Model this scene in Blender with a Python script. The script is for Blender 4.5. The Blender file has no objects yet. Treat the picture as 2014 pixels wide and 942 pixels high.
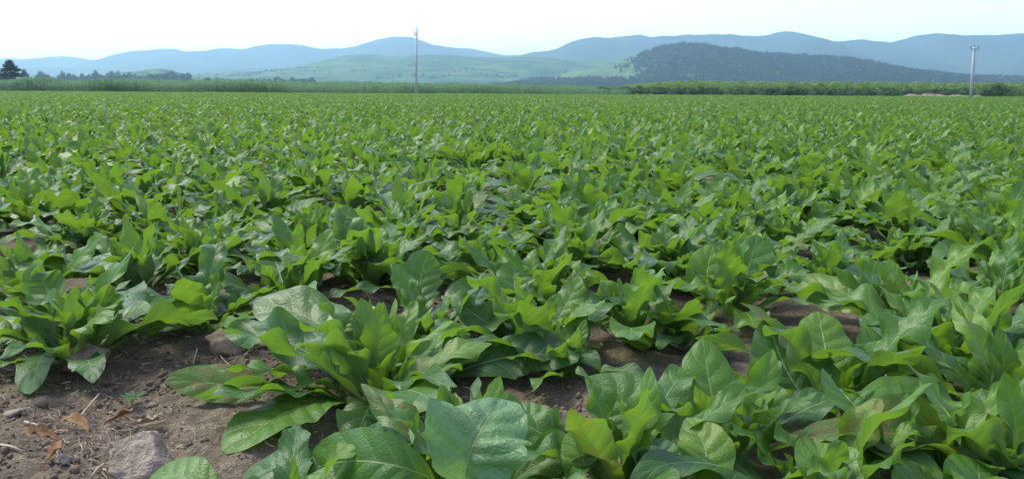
import bpy, math, random
import numpy as np
from mathutils import Vector, Matrix

SC = bpy.context.scene
COL = SC.collection
R = math.radians

# ------------------------------------------------------------------ camera
F_PX, CX, CY, CAM_H = 1676.0, 1007.0, 471.0, 0.80
PITCH, ROLL = R(10.05), R(0.33)
cam_data = bpy.data.cameras.new('camera')
cam_data.sensor_width = 36.0
cam_data.lens = 36.0 * F_PX / 2014.0
cam_data.clip_start, cam_data.clip_end = 0.02, 40000.0
cam = bpy.data.objects.new('camera', cam_data)
COL.objects.link(cam)
CAM_ROT = Matrix.Rotation(R(90) - PITCH, 3, 'X') @ Matrix.Rotation(ROLL, 3, 'Z')
cam.matrix_world = Matrix.Translation((0, 0, CAM_H)) @ CAM_ROT.to_4x4()
SC.camera = cam

# ------------------------------------------------------------------ light
SUN_AZ, SUN_EL = R(-58), R(54)          # azimuth from +Y, negative = left
world = bpy.data.worlds.new('World')
SC.world = world
world.use_nodes = True
wn = world.node_tree
wn.nodes.clear()
sky = wn.nodes.new('ShaderNodeTexSky')
sky.sky_type = 'NISHITA'
sky.sun_disc = False
sky.sun_elevation = SUN_EL
sky.sun_rotation = SUN_AZ
sky.air_density = 0.8
sky.dust_density = 0.8
sky.ozone_density = 2.2
bg = wn.nodes.new('ShaderNodeBackground')
bg.inputs['Strength'].default_value = 0.15
wo = wn.nodes.new('ShaderNodeOutputWorld')
veil = wn.nodes.new('ShaderNodeMix')          # thin even cloud veil over the whole sky
veil.data_type = 'RGBA'; veil.blend_type = 'ADD'
veil.inputs[0].default_value = 1.0
veil.inputs[7].default_value = (1.1, 0.7, 1.2, 1.0)
wn.links.new(sky.outputs[0], veil.inputs[6])
wn.links.new(veil.outputs[2], bg.inputs['Color'])
wn.links.new(bg.outputs[0], wo.inputs['Surface'])

sun_data = bpy.data.lights.new('sun', 'SUN')
sun_data.energy = 2.3
sun_data.angle = R(25)
sun_data.color = (1.0, 0.93, 0.80)
sun = bpy.data.objects.new('sun', sun_data)
COL.objects.link(sun)
sdir = Vector((math.sin(SUN_AZ) * math.cos(SUN_EL), math.cos(SUN_AZ) * math.cos(SUN_EL), math.sin(SUN_EL)))
sun.rotation_euler = sdir.to_track_quat('Z', 'Y').to_euler()
sun.location = (-30, 30, 60)

SC.view_settings.view_transform = 'Standard'
SC.view_settings.look = 'None'
SC.view_settings.gamma = 1.0
SC.view_settings.use_curve_mapping = False
SC.view_settings.exposure = 1.2
SC.render.engine = 'CYCLES'
SC.cycles.max_bounces = 8
SC.cycles.diffuse_bounces = 3
SC.cycles.glossy_bounces = 2
SC.cycles.transmission_bounces = 4
SC.cycles.volume_bounces = 1
SC.cycles.use_denoising = True
SC.cycles.caustics_reflective = False
SC.cycles.caustics_refractive = False
SC.cycles.sample_clamp_indirect = 6.0


# ------------------------------------------------------------------ helpers
def P(px, py, depth):
    """world point seen at a photo pixel, at world distance y = depth"""
    d = CAM_ROT @ Vector(((px - CX) / F_PX, -(py - CY) / F_PX, -1.0))
    k = depth / d.y
    return Vector((d.x * k, depth, CAM_H + d.z * k))


def G(px, py, z=0.0):
    """world point on the ground seen at a photo pixel"""
    d = CAM_ROT @ Vector(((px - CX) / F_PX, -(py - CY) / F_PX, -1.0))
    k = (z - CAM_H) / d.z
    return Vector((d.x * k, d.y * k, z))


_PERM = np.random.RandomState(7).rand(4096)


def vnoise(x, y, seed=0):
    x = np.asarray(x, float); y = np.asarray(y, float)
    xi = np.floor(x).astype(np.int64); yi = np.floor(y).astype(np.int64)
    xf = x - xi; yf = y - yi
    u = xf * xf * (3 - 2 * xf); v = yf * yf * (3 - 2 * yf)
    def h(a, b):
        n = (a * 374761393 + b * 668265263 + seed * 1442695041) & 0x7fffffff
        n = (n ^ (n >> 13)) * 1274126177 & 0x7fffffff
        return _PERM[(n ^ (n >> 16)) & 4095]
    return ((h(xi, yi) * (1 - u) + h(xi + 1, yi) * u) * (1 - v) +
            (h(xi, yi + 1) * (1 - u) + h(xi + 1, yi + 1) * u) * v)


def fbm(x, y, octaves=4, seed=0, gain=0.5):
    a, s, t = 1.0, 0.0, 0.0
    for o in range(octaves):
        s = s + a * vnoise(x * 2 ** o, y * 2 ** o, seed + o * 17)
        t += a
        a *= gain
    return s / t - 0.5


def new_mesh(name, verts, faces, mat=None, smooth=True, uv=None, attrs=None):
    me = bpy.data.meshes.new(name)
    me.from_pydata([tuple(v) for v in verts], [], [tuple(f) for f in faces])
    if mat is not None:
        me.materials.append(mat)
    if smooth:
        me.polygons.foreach_set('use_smooth', np.ones(len(me.polygons), bool))
    if uv is not None:
        lay = me.uv_layers.new(name='UVMap')
        li = np.zeros(len(me.loops), np.int32)
        me.loops.foreach_get('vertex_index', li)
        lay.data.foreach_set('uv', np.asarray(uv, np.float32)[li].ravel())
    for k, val in (attrs or {}).items():
        at = me.attributes.new(k, 'FLOAT', 'POINT')
        at.data.foreach_set('value', np.asarray(val, np.float32))
    me.update()
    return me


def tag(o, label=None, cat=None, group=None, kind=None):
    if label: o['label'] = label
    if cat: o['category'] = cat
    if group: o['group'] = group
    if kind: o['kind'] = kind
    return o


def put(name, mesh, parent=None, loc=(0, 0, 0)):
    o = bpy.data.objects.new(name, mesh)
    COL.objects.link(o)
    o.location = loc
    if parent is not None:
        o.parent = parent
    return o


class MB:
    """collects simple solids into one mesh"""
    def __init__(s): s.v, s.f = [], []
    def add(s, v, f):
        n = len(s.v)
        s.v += [tuple(p) for p in v]
        s.f += [tuple(i + n for i in q) for q in f]
    def box(s, x0, x1, y0, y1, z0, z1):
        s.add([(x0, y0, z0), (x1, y0, z0), (x1, y1, z0), (x0, y1, z0), (x0, y0, z1), (x1, y0, z1), (x1, y1, z1), (x0, y1, z1)],
              [(3, 2, 1, 0), (4, 5, 6, 7), (0, 1, 5, 4), (1, 2, 6, 5), (2, 3, 7, 6), (3, 0, 4, 7)])
    def tube(s, pts, radii, n=8, cap=True):
        pts = [Vector(p) for p in pts]
        rings = []
        for i, p in enumerate(pts):
            t = (pts[min(i + 1, len(pts) - 1)] - pts[max(i - 1, 0)]).normalized()
            a = t.orthogonal().normalized() if i == 0 else (a - t * a.dot(t)).normalized()
            b = t.cross(a)
            rings.append([p + (a * math.cos(2 * math.pi * k / n) + b * math.sin(2 * math.pi * k / n)) * radii[i] for k in range(n)])
        v = [q for r in rings for q in r]
        f = [(i * n + k, i * n + (k + 1) % n, (i + 1) * n + (k + 1) % n, (i + 1) * n + k) for i in range(len(pts) - 1) for k in range(n)]
        if cap:
            f.append(tuple(reversed(range(n))))
            f.append(tuple(range((len(pts) - 1) * n, len(pts) * n)))
        s.add(v, f)
    def mesh(s, name, mat, smooth=False): return new_mesh(name, s.v, s.f, mat, smooth)


# ------------------------------------------------------------------ materials
class NT:
    def __init__(s, name):
        s.m = bpy.data.materials.new(name); s.m.use_nodes = True
        s.t = s.m.node_tree; s.t.nodes.clear()
        s.out = s.t.nodes.new('ShaderNodeOutputMaterial')
    def n(s, typ, **kw):
        nd = s.t.nodes.new('ShaderNode' + typ)
        for k, v in kw.items():
            if k in nd.inputs: s.set(nd.inputs[k], v)
            else: setattr(nd, k, v)
        return nd
    def set(s, sock, v):
        if isinstance(v, bpy.types.NodeSocket): s.t.links.new(v, sock)
        else: sock.default_value = v
    def math(s, op, a, b=0.0, c=None, clamp=False):
        nd = s.t.nodes.new('ShaderNodeMath'); nd.operation = op; nd.use_clamp = clamp
        s.set(nd.inputs[0], a); s.set(nd.inputs[1], b)
        if c is not None: s.set(nd.inputs[2], c)
        return nd.outputs[0]
    def step(s, x, lo, hi, a=0.0, b=1.0):
        nd = s.t.nodes.new('ShaderNodeMapRange'); nd.interpolation_type = 'SMOOTHSTEP'
        s.set(nd.inputs['Value'], x); s.set(nd.inputs['From Min'], lo); s.set(nd.inputs['From Max'], hi)
        s.set(nd.inputs['To Min'], a); s.set(nd.inputs['To Max'], b)
        return nd.outputs[0]
    def mix(s, f, a, b, mode='MIX'):
        nd = s.t.nodes.new('ShaderNodeMix'); nd.data_type = 'RGBA'; nd.blend_type = mode
        s.set(nd.inputs[0], f); s.set(nd.inputs[6], a); s.set(nd.inputs[7], b)
        return nd.outputs[2]
    def ramp(s, x, stops):
        nd = s.t.nodes.new('ShaderNodeValToRGB')
        while len(nd.color_ramp.elements) < len(stops): nd.color_ramp.elements.new(0.5)
        for e, (p, c) in zip(nd.color_ramp.elements, stops):
            e.position = p; e.color = (*c, 1)
        s.set(nd.inputs[0], x)
        return nd.outputs[0]
    def noise(s, vec, scale, detail=3, rough=0.55):
        nd = s.n('TexNoise', Scale=scale, Detail=detail, Roughness=rough)
        if vec is not None: s.set(nd.inputs['Vector'], vec)
        return nd.outputs[0]


def c4(*c): return (*c, 1.0)


def leaf_material(name, blue, mid, yellow, trans, nveins=9.0, relief=0.45):
    t = NT(name)
    uv = t.n('Attribute', attribute_name='UVMap').outputs['Vector']
    sep = t.n('SeparateXYZ', Vector=uv)
    u, v = sep.outputs[0], sep.outputs[1]
    a = t.math('MULTIPLY', t.math('ABSOLUTE', t.math('SUBTRACT', v, 0.5)), 2.0)
    rnd = t.math('FRACT', t.math('ADD', t.n('ObjectInfo').outputs['Random'], t.n('Attribute', attribute_name='rnd').outputs['Fac']))
    age = t.n('Attribute', attribute_name='age').outputs['Fac']
    geo = t.n('NewGeometry')
    # pattern space: u, v shifted per leaf
    off = t.n('CombineXYZ', X=t.math('MULTIPLY_ADD', u, 3.0, t.math('MULTIPLY', rnd, 37.0)), Y=v, Z=t.math('MULTIPLY', rnd, 11.0)).outputs[0]
    n1 = t.noise(off, 4.0, 3)
    n2 = t.noise(off, 22.0, 2)
    # veins
    wig = t.math('MULTIPLY', t.math('SUBTRACT', n1, 0.5), 0.03)
    tt = t.math('MULTIPLY', t.math('SUBTRACT', t.math('ADD', u, wig), t.math('MULTIPLY', a, 0.13)), nveins)
    side = t.math('MULTIPLY', t.math('GREATER_THAN', v, 0.5), 0.45)
    d = t.math('MULTIPLY', t.math('ABSOLUTE', t.math('SUBTRACT', t.math('FRACT', t.math('ADD', tt, side)), 0.5)), 2.0)
    vein = t.step(d, 0.86, 0.97)
    vein = t.math('MULTIPLY', vein, t.step(a, 0.97, 0.5))
    midw = t.math('MULTIPLY_ADD', t.math('SUBTRACT', 1.0, u), 0.075, 0.012)
    rib = t.step(a, midw, t.math('MULTIPLY', midw, 0.45))
    # colour
    tone = t.math('MULTIPLY_ADD', t.math('SUBTRACT', rnd, 0.5), 0.75, t.math('SUBTRACT', 0.74, t.math('MULTIPLY', age, 0.48)))
    tone = t.math('MULTIPLY_ADD', t.math('SUBTRACT', n1, 0.5), 0.35, tone)
    col = t.ramp(tone, [(0.05, blue), (0.5, mid), (0.95, yellow)])
    col = t.mix(t.math('MULTIPLY', vein, 0.55), col, c4(0.16, 0.27, 0.08))
    col = t.mix(t.math('MULTIPLY', rib, 0.80), col, c4(0.27, 0.38, 0.14))
    # damage: tan margins on a few leaves, small rusty spots, some reddish patches
    r2 = t.math('FRACT', t.math('MULTIPLY', rnd, 7.31))
    edge = t.step(t.math('ADD', t.math('MULTIPLY', u, 0.6), t.math('ADD', t.math('MULTIPLY', a, 0.35), t.math('MULTIPLY', t.math('SUBTRACT', n1, 0.5), 1.1))), 0.98, 1.10)
    edge = t.math('MULTIPLY', edge, t.math('GREATER_THAN', r2, 0.84))
    col = t.mix(edge, col, c4(0.24, 0.15, 0.07))
    rust = t.math('MULTIPLY', t.step(n1, 0.40, 0.62), t.math('GREATER_THAN', t.math('FRACT', t.math('MULTIPLY', rnd, 29.3)), 0.96))
    col = t.mix(t.math('MULTIPLY', rust, 0.75), col, c4(0.15, 0.115, 0.035))
    spot = t.step(t.noise(off, 13.0, 1), 0.70, 0.75)
    spot = t.math('MULTIPLY', spot, t.math('GREATER_THAN', t.math('FRACT', t.math('MULTIPLY', rnd, 13.7)), 0.6))
    col = t.mix(t.math('MULTIPLY', spot, 0.8), col, c4(0.20, 0.10, 0.04))
    col = t.mix(0.5, col, t.mix(n2, c4(0.45, 0.45, 0.45), c4(1.5, 1.5, 1.4)), 'MULTIPLY')
    back = t.mix(0.45, col, c4(0.13, 0.20, 0.10))
    col2 = t.mix(geo.outputs['Backfacing'], col, back)
    # relief
    hgt = t.math('ADD', t.math('MULTIPLY', t.math('MULTIPLY', d, d), -0.55), t.math('MULTIPLY', n2, 0.55))
    vor = t.n('TexVoronoi', Scale=26.0, Vector=off, feature='SMOOTH_F1')
    hgt = t.math('SUBTRACT', hgt, t.math('MULTIPLY', vor.outputs['Distance'], 0.26))
    hgt = t.math('SUBTRACT', hgt, t.math('MULTIPLY', rib, 0.7))
    bump = t.n('Bump', Strength=relief, Distance=0.006, Height=hgt)
    rough = t.math('MULTIPLY_ADD', n1, 0.22, t.math('MULTIPLY_ADD', geo.outputs['Backfacing'], 0.2, 0.31))
    pb = t.n('BsdfPrincipled', **{'Base Color': col2, 'Roughness': rough, 'Specular IOR Level': 0.43, 'Normal': bump.outputs[0]})
    tcol = t.mix(0.55, col, trans)
    tcol = t.mix(t.math('MULTIPLY', t.math('MAXIMUM', edge, t.math('MULTIPLY', rib, 0.5)), 0.8), tcol, c4(0.10, 0.11, 0.02))
    tr = t.n('BsdfTranslucent', Color=tcol, Normal=bump.outputs[0])
    mx = t.n('MixShader', Fac=0.40)
    t.t.links.new(pb.outputs[0], mx.inputs[1]); t.t.links.new(tr.outputs[0], mx.inputs[2])
    t.t.links.new(mx.outputs[0], t.out.inputs['Surface'])
    return t.m


def foliage_material(name, dark, light, scale, trans=0.25):
    t = NT(name)
    tc = t.n('TexCoord').outputs['Object']
    rnd = t.n('ObjectInfo').outputs['Random']
    n1 = t.noise(tc, scale, 3)
    f = t.math('ADD', t.math('MULTIPLY', rnd, 0.6), t.math('SUBTRACT', n1, 0.25), clamp=True)
    col = t.mix(f, c4(*dark), c4(*light))
    pb = t.n('BsdfPrincipled', **{'Base Color': col, 'Roughness': 0.6, 'Specular IOR Level': 0.3})
    tr = t.n('BsdfTranslucent', Color=col)
    mx = t.n('MixShader', Fac=trans)
    t.t.links.new(pb.outputs[0], mx.inputs[1]); t.t.links.new(tr.outputs[0], mx.inputs[2])
    t.t.links.new(mx.outputs[0], t.out.inputs['Surface'])
    return t.m


def rough_material(name, stops, scale, bump=0.4, dist=0.02, rough=0.9, detail=5, space='Object'):
    t = NT(name)
    tc = t.n('TexCoord').outputs[space]
    n1 = t.noise(tc, scale, detail, 0.6)
    n2 = t.noise(tc, scale * 6.3, 4, 0.6)
    f = t.math('MULTIPLY_ADD', t.math('SUBTRACT', n2, 0.5), 0.55, n1)
    col = t.ramp(f, stops)
    b = t.n('Bump', Strength=bump, Distance=dist, Height=t.math('ADD', n1, t.math('MULTIPLY', n2, 0.7)))
    pb = t.n('BsdfPrincipled', **{'Base Color': col, 'Roughness': rough, 'Specular IOR Level': 0.25, 'Normal': b.outputs[0]})
    t.t.links.new(pb.outputs[0], t.out.inputs['Surface'])
    return t.m


M = {}
M['leaf'] = leaf_material('crop_leaf', (0.040, 0.120, 0.026), (0.070, 0.180, 0.020), (0.132, 0.252, 0.021), c4(0.24, 0.44, 0.012))
M['pale_leaf'] = leaf_material('pale_crop_leaf', (0.105, 0.235, 0.085), (0.13, 0.265, 0.10), (0.15, 0.29, 0.105), c4(0.20, 0.40, 0.06), relief=0.8)
M['withered'] = rough_material('withered_leaf', [(0.3, (0.22, 0.17, 0.15)), (0.7, (0.40, 0.34, 0.31))], 30.0, 0.4, 0.004, 0.7)
M['stone'] = rough_material('field_stone', [(0.25, (0.13, 0.107, 0.072)), (0.55, (0.28, 0.24, 0.17)), (0.8, (0.41, 0.36, 0.27))], 14.0, 0.9, 0.02)
M['clod'] = rough_material('soil_clod', [(0.3, (0.11, 0.083, 0.05)), (0.7, (0.29, 0.23, 0.15))], 14.0, 0.6, 0.01)
M['straw'] = rough_material('dry_straw', [(0.3, (0.26, 0.20, 0.12)), (0.7, (0.46, 0.38, 0.25))], 30.0, 0.2, 0.002, 0.7)
M['dead'] = rough_material('dead_leaf', [(0.3, (0.14, 0.075, 0.03)), (0.7, (0.30, 0.18, 0.075))], 25.0, 0.5, 0.005, 0.8)
M['concrete'] = rough_material('pole_concrete', [(0.3, (0.36, 0.38, 0.40)), (0.7, (0.46, 0.48, 0.50))], 2.0, 0.1, 0.01, 0.85)
M['steel'] = rough_material('galvanised_steel', [(0.3, (0.20, 0.21, 0.22)), (0.7, (0.32, 0.33, 0.34))], 8.0, 0.1, 0.003, 0.5)
M['porcelain'] = rough_material('insulator_porcelain', [(0.3, (0.20, 0.17, 0.15)), (0.7, (0.32, 0.28, 0.25))], 8.0, 0.05, 0.003, 0.3)
M['bark'] = rough_material('bark', [(0.3, (0.07, 0.055, 0.04)), (0.7, (0.13, 0.10, 0.075))], 3.0, 0.6, 0.03)
M['pine'] = foliage_material('pine_foliage', (0.016, 0.032, 0.016), (0.035, 0.060, 0.026), 0.6, 0.15)
M['bush'] = foliage_material('bush_foliage', (0.035, 0.080, 0.035), (0.080, 0.150, 0.050), 0.9, 0.3)
M['maize'] = foliage_material('maize_foliage', (0.095, 0.21, 0.095), (0.18, 0.33, 0.145), 1.5, 0.5)
M['sapling'] = foliage_material('sapling_foliage', (0.120, 0.220, 0.060), (0.250, 0.380, 0.110), 0.9, 0.5)
M['wood'] = foliage_material('woodland_foliage', (0.014, 0.032, 0.014), (0.060, 0.110, 0.034), 0.5, 0.2)
M['grass'] = foliage_material('grass_blade', (0.10, 0.22, 0.03), (0.20, 0.34, 0.05), 5.0, 0.35)


def ground_material():
    t = NT('field_soil')
    pos = t.n('NewGeometry').outputs['Position']
    sep = t.n('SeparateXYZ', Vector=pos)
    n0 = t.noise(pos, 1.3, 4)
    n1 = t.noise(pos, 9.0, 6, 0.62)
    n2 = t.noise(pos, 65.0, 5, 0.65)
    n3 = t.noise(pos, 240.0, 2, 0.6)
    f = t.math('ADD', t.math('MULTIPLY', n1, 0.45), t.math('ADD', t.math('MULTIPLY', n2, 0.35), t.math('MULTIPLY', n0, 0.2)))
    soil = t.ramp(f, [(0.30, (0.070, 0.057, 0.036)), (0.48, (0.160, 0.134, 0.086)), (0.66, (0.275, 0.236, 0.158))])
    vor = t.n('TexVoronoi', Scale=85.0, Vector=pos)
    grit = t.math('MULTIPLY', t.step(vor.outputs['Distance'], 0.30, 0.18), t.step(t.noise(pos, 17.0, 2), 0.50, 0.62))
    soil = t.mix(t.math('MULTIPLY', grit, 0.55), soil, c4(0.34, 0.28, 0.20))
    # beyond the crop: pastures and plots
    big = t.noise(pos, 0.006, 3)
    green = t.ramp(t.math('MULTIPLY_ADD', t.math('SUBTRACT', t.noise(pos, 0.05, 4), 0.5), 0.4, big), [(0.35, (0.045, 0.10, 0.035)), (0.5, (0.075, 0.145, 0.045)), (0.65, (0.11, 0.17, 0.06))])
    far = t.step(sep.outputs[1], 112.0, 118.0)
    col = t.mix(far, soil, green)
    h = t.math('ADD', t.math('MULTIPLY', n1, 1.0), t.math('ADD', t.math('MULTIPLY', n2, 0.6), t.math('ADD', t.math('MULTIPLY', n3, 0.25), t.math('MULTIPLY', grit, 0.25))))
    b = t.n('Bump', Strength=1.0, Distance=0.035, Height=h)
    pb = t.n('BsdfPrincipled', **{'Base Color': col, 'Roughness': 0.95, 'Specular IOR Level': 0.15, 'Normal': b.outputs[0]})
    t.t.links.new(pb.outputs[0], t.out.inputs['Surface'])
    return t.m


def hill_material(name, dark, light, field, scale, field_amount):
    t = NT(name)
    pos = t.n('NewGeometry').outputs['Position']
    n1 = t.noise(pos, scale, 5, 0.6)
    n2 = t.noise(pos, scale * 5.0, 4, 0.6)
    col = t.mix(t.step(t.math('MULTIPLY_ADD', t.math('SUBTRACT', n2, 0.5), 0.6, n1), 0.4, 0.62), c4(*dark), c4(*light))
    p2 = t.noise(t.n('Mapping', Vector=pos, Scale=(0.6, 1.0, 2.0)).outputs[0], scale * 1.7, 2)
    col = t.mix(t.math('MULTIPLY', t.step(p2, 0.56, 0.60), field_amount), col, c4(*field))
    b = t.n('Bump', Strength=0.8, Distance=1.2 / scale * 0.012, Height=n2)
    pb = t.n('BsdfPrincipled', **{'Base Color': col, 'Roughness': 0.95, 'Specular IOR Level': 0.1, 'Normal': b.outputs[0]})
    t.t.links.new(pb.outputs[0], t.out.inputs['Surface'])
    return t.m


# ------------------------------------------------------------------ ground
def gh(x, y):
    """height of the soil"""
    x = np.asarray(x, float); y = np.asarray(y, float)
    fade = np.clip((40 - np.hypot(x, y)) / 30, 0, 1)
    h = 0.09 * fbm(x * 0.9 + 3, y * 1.3, 3, 5) + 0.045 * fbm(x * 5, y * 5, 3, 9)
    lump = np.abs(fbm(x * 11, y * 11, 2, 31))
    h = h + 0.03 * (0.15 - lump)
    near = np.clip((9 - np.hypot(x, y)) / 5, 0, 1)
    h = h + near * (0.030 * fbm(x * 26, y * 26, 3, 41))
    return h * fade


def ghf(x, y): return float(gh(np.array([x]), np.array([y]))[0])


def axis(dense_lo, dense_hi, step, far_lo, far_hi, grow):
    a = list(np.arange(dense_lo, dense_hi + 1e-6, step))
    s, x = step, a[-1]
    while x < far_hi:
        s *= grow; x += s; a.append(min(x, far_hi))
    s, x = step, a[0]
    pre = []
    while x > far_lo:
        s *= grow; x -= s; pre.append(max(x, far_lo))
    return np.array(pre[::-1] + a)


gx = axis(-1.75, 0.3, 0.012, -6500, 6500, 1.055)
gy = axis(1.55, 3.1, 0.012, -1500, 7600, 1.055)
GX, GY = np.meshgrid(gx, gy)
GZ = gh(GX, GY)
nx, ny = len(gx), len(gy)
gv = np.stack([GX.ravel(), GY.ravel(), GZ.ravel()], 1)
ii, jj = np.meshgrid(np.arange(ny - 1), np.arange(nx - 1), indexing='ij')
q = (ii * nx + jj).ravel()
gf = np.stack([q, q + 1, q + nx + 1, q + nx], 1)
ground = put('ground', new_mesh('ground', gv.tolist(), gf.tolist(), ground_material()))
tag(ground, 'brown crumbly field soil under the crop, reaching to the hills', None, None, 'structure')


# ------------------------------------------------------------------ hills
def hill(name, label, pts, depth, front, back, mat, rough=0.10, seed=0, step=5, wig=3.0):
    px = np.arange(pts[0][0], pts[-1][0] + 0.1, step)
    xs = np.array([p[0] for p in pts], float); ys = np.array([p[1] for p in pts], float)
    # smooth interpolation of the skyline
    idx = np.clip(np.searchsorted(xs, px) - 1, 0, len(xs) - 2)
    tt = (px - xs[idx]) / (xs[idx + 1] - xs[idx])
    m = np.gradient(ys, xs)
    hh = xs[idx + 1] - xs[idx]
    t2, t3 = tt * tt, tt ** 3
    py = ((2 * t3 - 3 * t2 + 1) * ys[idx] + (t3 - 2 * t2 + tt) * hh * m[idx] + (-2 * t3 + 3 * t2) * ys[idx + 1] + (t3 - t2) * hh * m[idx + 1])
    py = py + wig * 3.0 * fbm(px / 45.0, px * 0 + seed, 4, seed)
    ridge = [P(a, b, depth) for a, b in zip(px, py)]
    X = np.array([r.x for r in ridge]); H = np.array([max(r.z, 0.0) for r in ridge])
    T = np.concatenate([np.linspace(-1, 0, 34), np.linspace(0, 1, 12)[1:]])
    hmax = H.max()
    verts, nT, nX = [], len(T), len(X)
    for t in T:
        Y = depth + (front if t < 0 else back) * t
        prof = (0.5 + 0.5 * math.cos(math.pi * t)) * 0.55 + (1 - abs(t)) * 0.45
        k = math.sin(math.pi * abs(t)) ** 0.8 if 0 < abs(t) < 1 else 0.0
        n = fbm(X / (hmax * 2.2) + 0.6 * t, np.full(nX, Y / (hmax * 3.0)), 4, seed + 3)
        Z = H * prof + k * rough * 2.0 * n * H - (0.5 if abs(t) == 1 else 0.0)
        verts.append(np.stack([X, np.full(nX, Y), Z], 1))
    v = np.concatenate(verts)
    f = [(i * nX + j, i * nX + j + 1, (i + 1) * nX + j + 1, (i + 1) * nX + j) for i in range(nT - 1) for j in range(nX - 1)]
    o = put(name, new_mesh(name, v.tolist(), f, mat))
    tag(o, label, None, None, 'structure')
    return o, v.reshape(nT, nX, 3), T


FAR = hill_material('far_hill_cover', (0.030, 0.055, 0.024), (0.05, 0.085, 0.035), (0.08, 0.12, 0.05), 0.004, 0.2)
NEARH = hill_material('green_hill_cover', (0.018, 0.052, 0.012), (0.046, 0.110, 0.022), (0.11, 0.17, 0.045), 0.010, 0.6)
WOODH = hill_material('wooded_hill_cover', (0.05, 0.10, 0.03), (0.09, 0.16, 0.045), (0.13, 0.20, 0.06), 0.012, 0.5)

hill('pale_hill_range', 'pale blue hazy hill range behind the left half of the field',
     [(-260, 128), (-120, 118), (-30, 123), (30, 114), (75, 118), (125, 113), (180, 118), (250, 118), (290, 103), (345, 97), (385, 103), (415, 98),
      (480, 96), (520, 88), (590, 90), (640, 97), (700, 94), (760, 75), (805, 75), (850, 86), (930, 96), (990, 107), (1060, 116), (1160, 130), (1250, 150)], 4600, 1500, 900, FAR, 0.22, 11)
hill('pale_foothill', 'very pale low hills in front of the left hill range',
     [(-200, 150), (-60, 138), (60, 134), (150, 132), (250, 130), (330, 127), (420, 133), (520, 134), (620, 128), (700, 135), (800, 150), (860, 168)], 3500, 700, 500, FAR, 0.10, 12)
hill('blue_mountain_range', 'long blue hazy mountain range behind the right half',
     [(900, 168), (980, 125), (1040, 108), (1090, 98), (1140, 80), (1200, 73), (1235, 69), (1280, 73), (1330, 72), (1385, 67), (1440, 68), (1500, 72), (1562, 63), (1620, 78),
      (1690, 79), (1750, 83), (1785, 74), (1830, 66), (1880, 70), (1950, 70), (2014, 68), (2120, 72), (2260, 84)], 3700, 1300, 900, FAR, 0.22, 21)
green_o, green_v, green_T = hill('green_hill', 'broad green farmed hill with pale patches in the middle',
     [(380, 171), (440, 150), (500, 142), (560, 136), (620, 122), (680, 110), (740, 110), (800, 111), (850, 107), (920, 112), (1000, 113), (1080, 113), (1140, 121), (1190, 119),
      (1260, 112), (1330, 118), (1450, 140), (1550, 174)], 2500, 900, 600, NEARH, 0.22, 31)
hill('low_green_knoll', 'low hazy green knoll behind the left tree belt',
     [(150, 169), (220, 148), (280, 141), (320, 139), (370, 150), (430, 154), (500, 169)], 1500, 250, 250, NEARH, 0.10, 33)
wood_o, wood_v, wood_T = hill('wooded_hill', 'dark blue green wooded hill sloping down to the right',
     [(980, 174), (1060, 156), (1130, 142), (1200, 128), (1250, 112), (1290, 97), (1340, 92), (1390, 94), (1430, 101), (1500, 110), (1560, 114), (1610, 116), (1660, 122), (1720, 134),
      (1800, 144), (1900, 153), (2000, 160), (2100, 167), (2200, 177)], 1700, 520, 400, WOODH, 0.12, 41)


# ------------------------------------------------------------------ scattering (only for what nobody could count)
def variant_collection(name, meshes):
    c = bpy.data.collections.new(name)
    for i, me in enumerate(meshes):
        o = bpy.data.objects.new('%s_%02d' % (name, i), me)
        c.objects.link(o)
    return c


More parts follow.
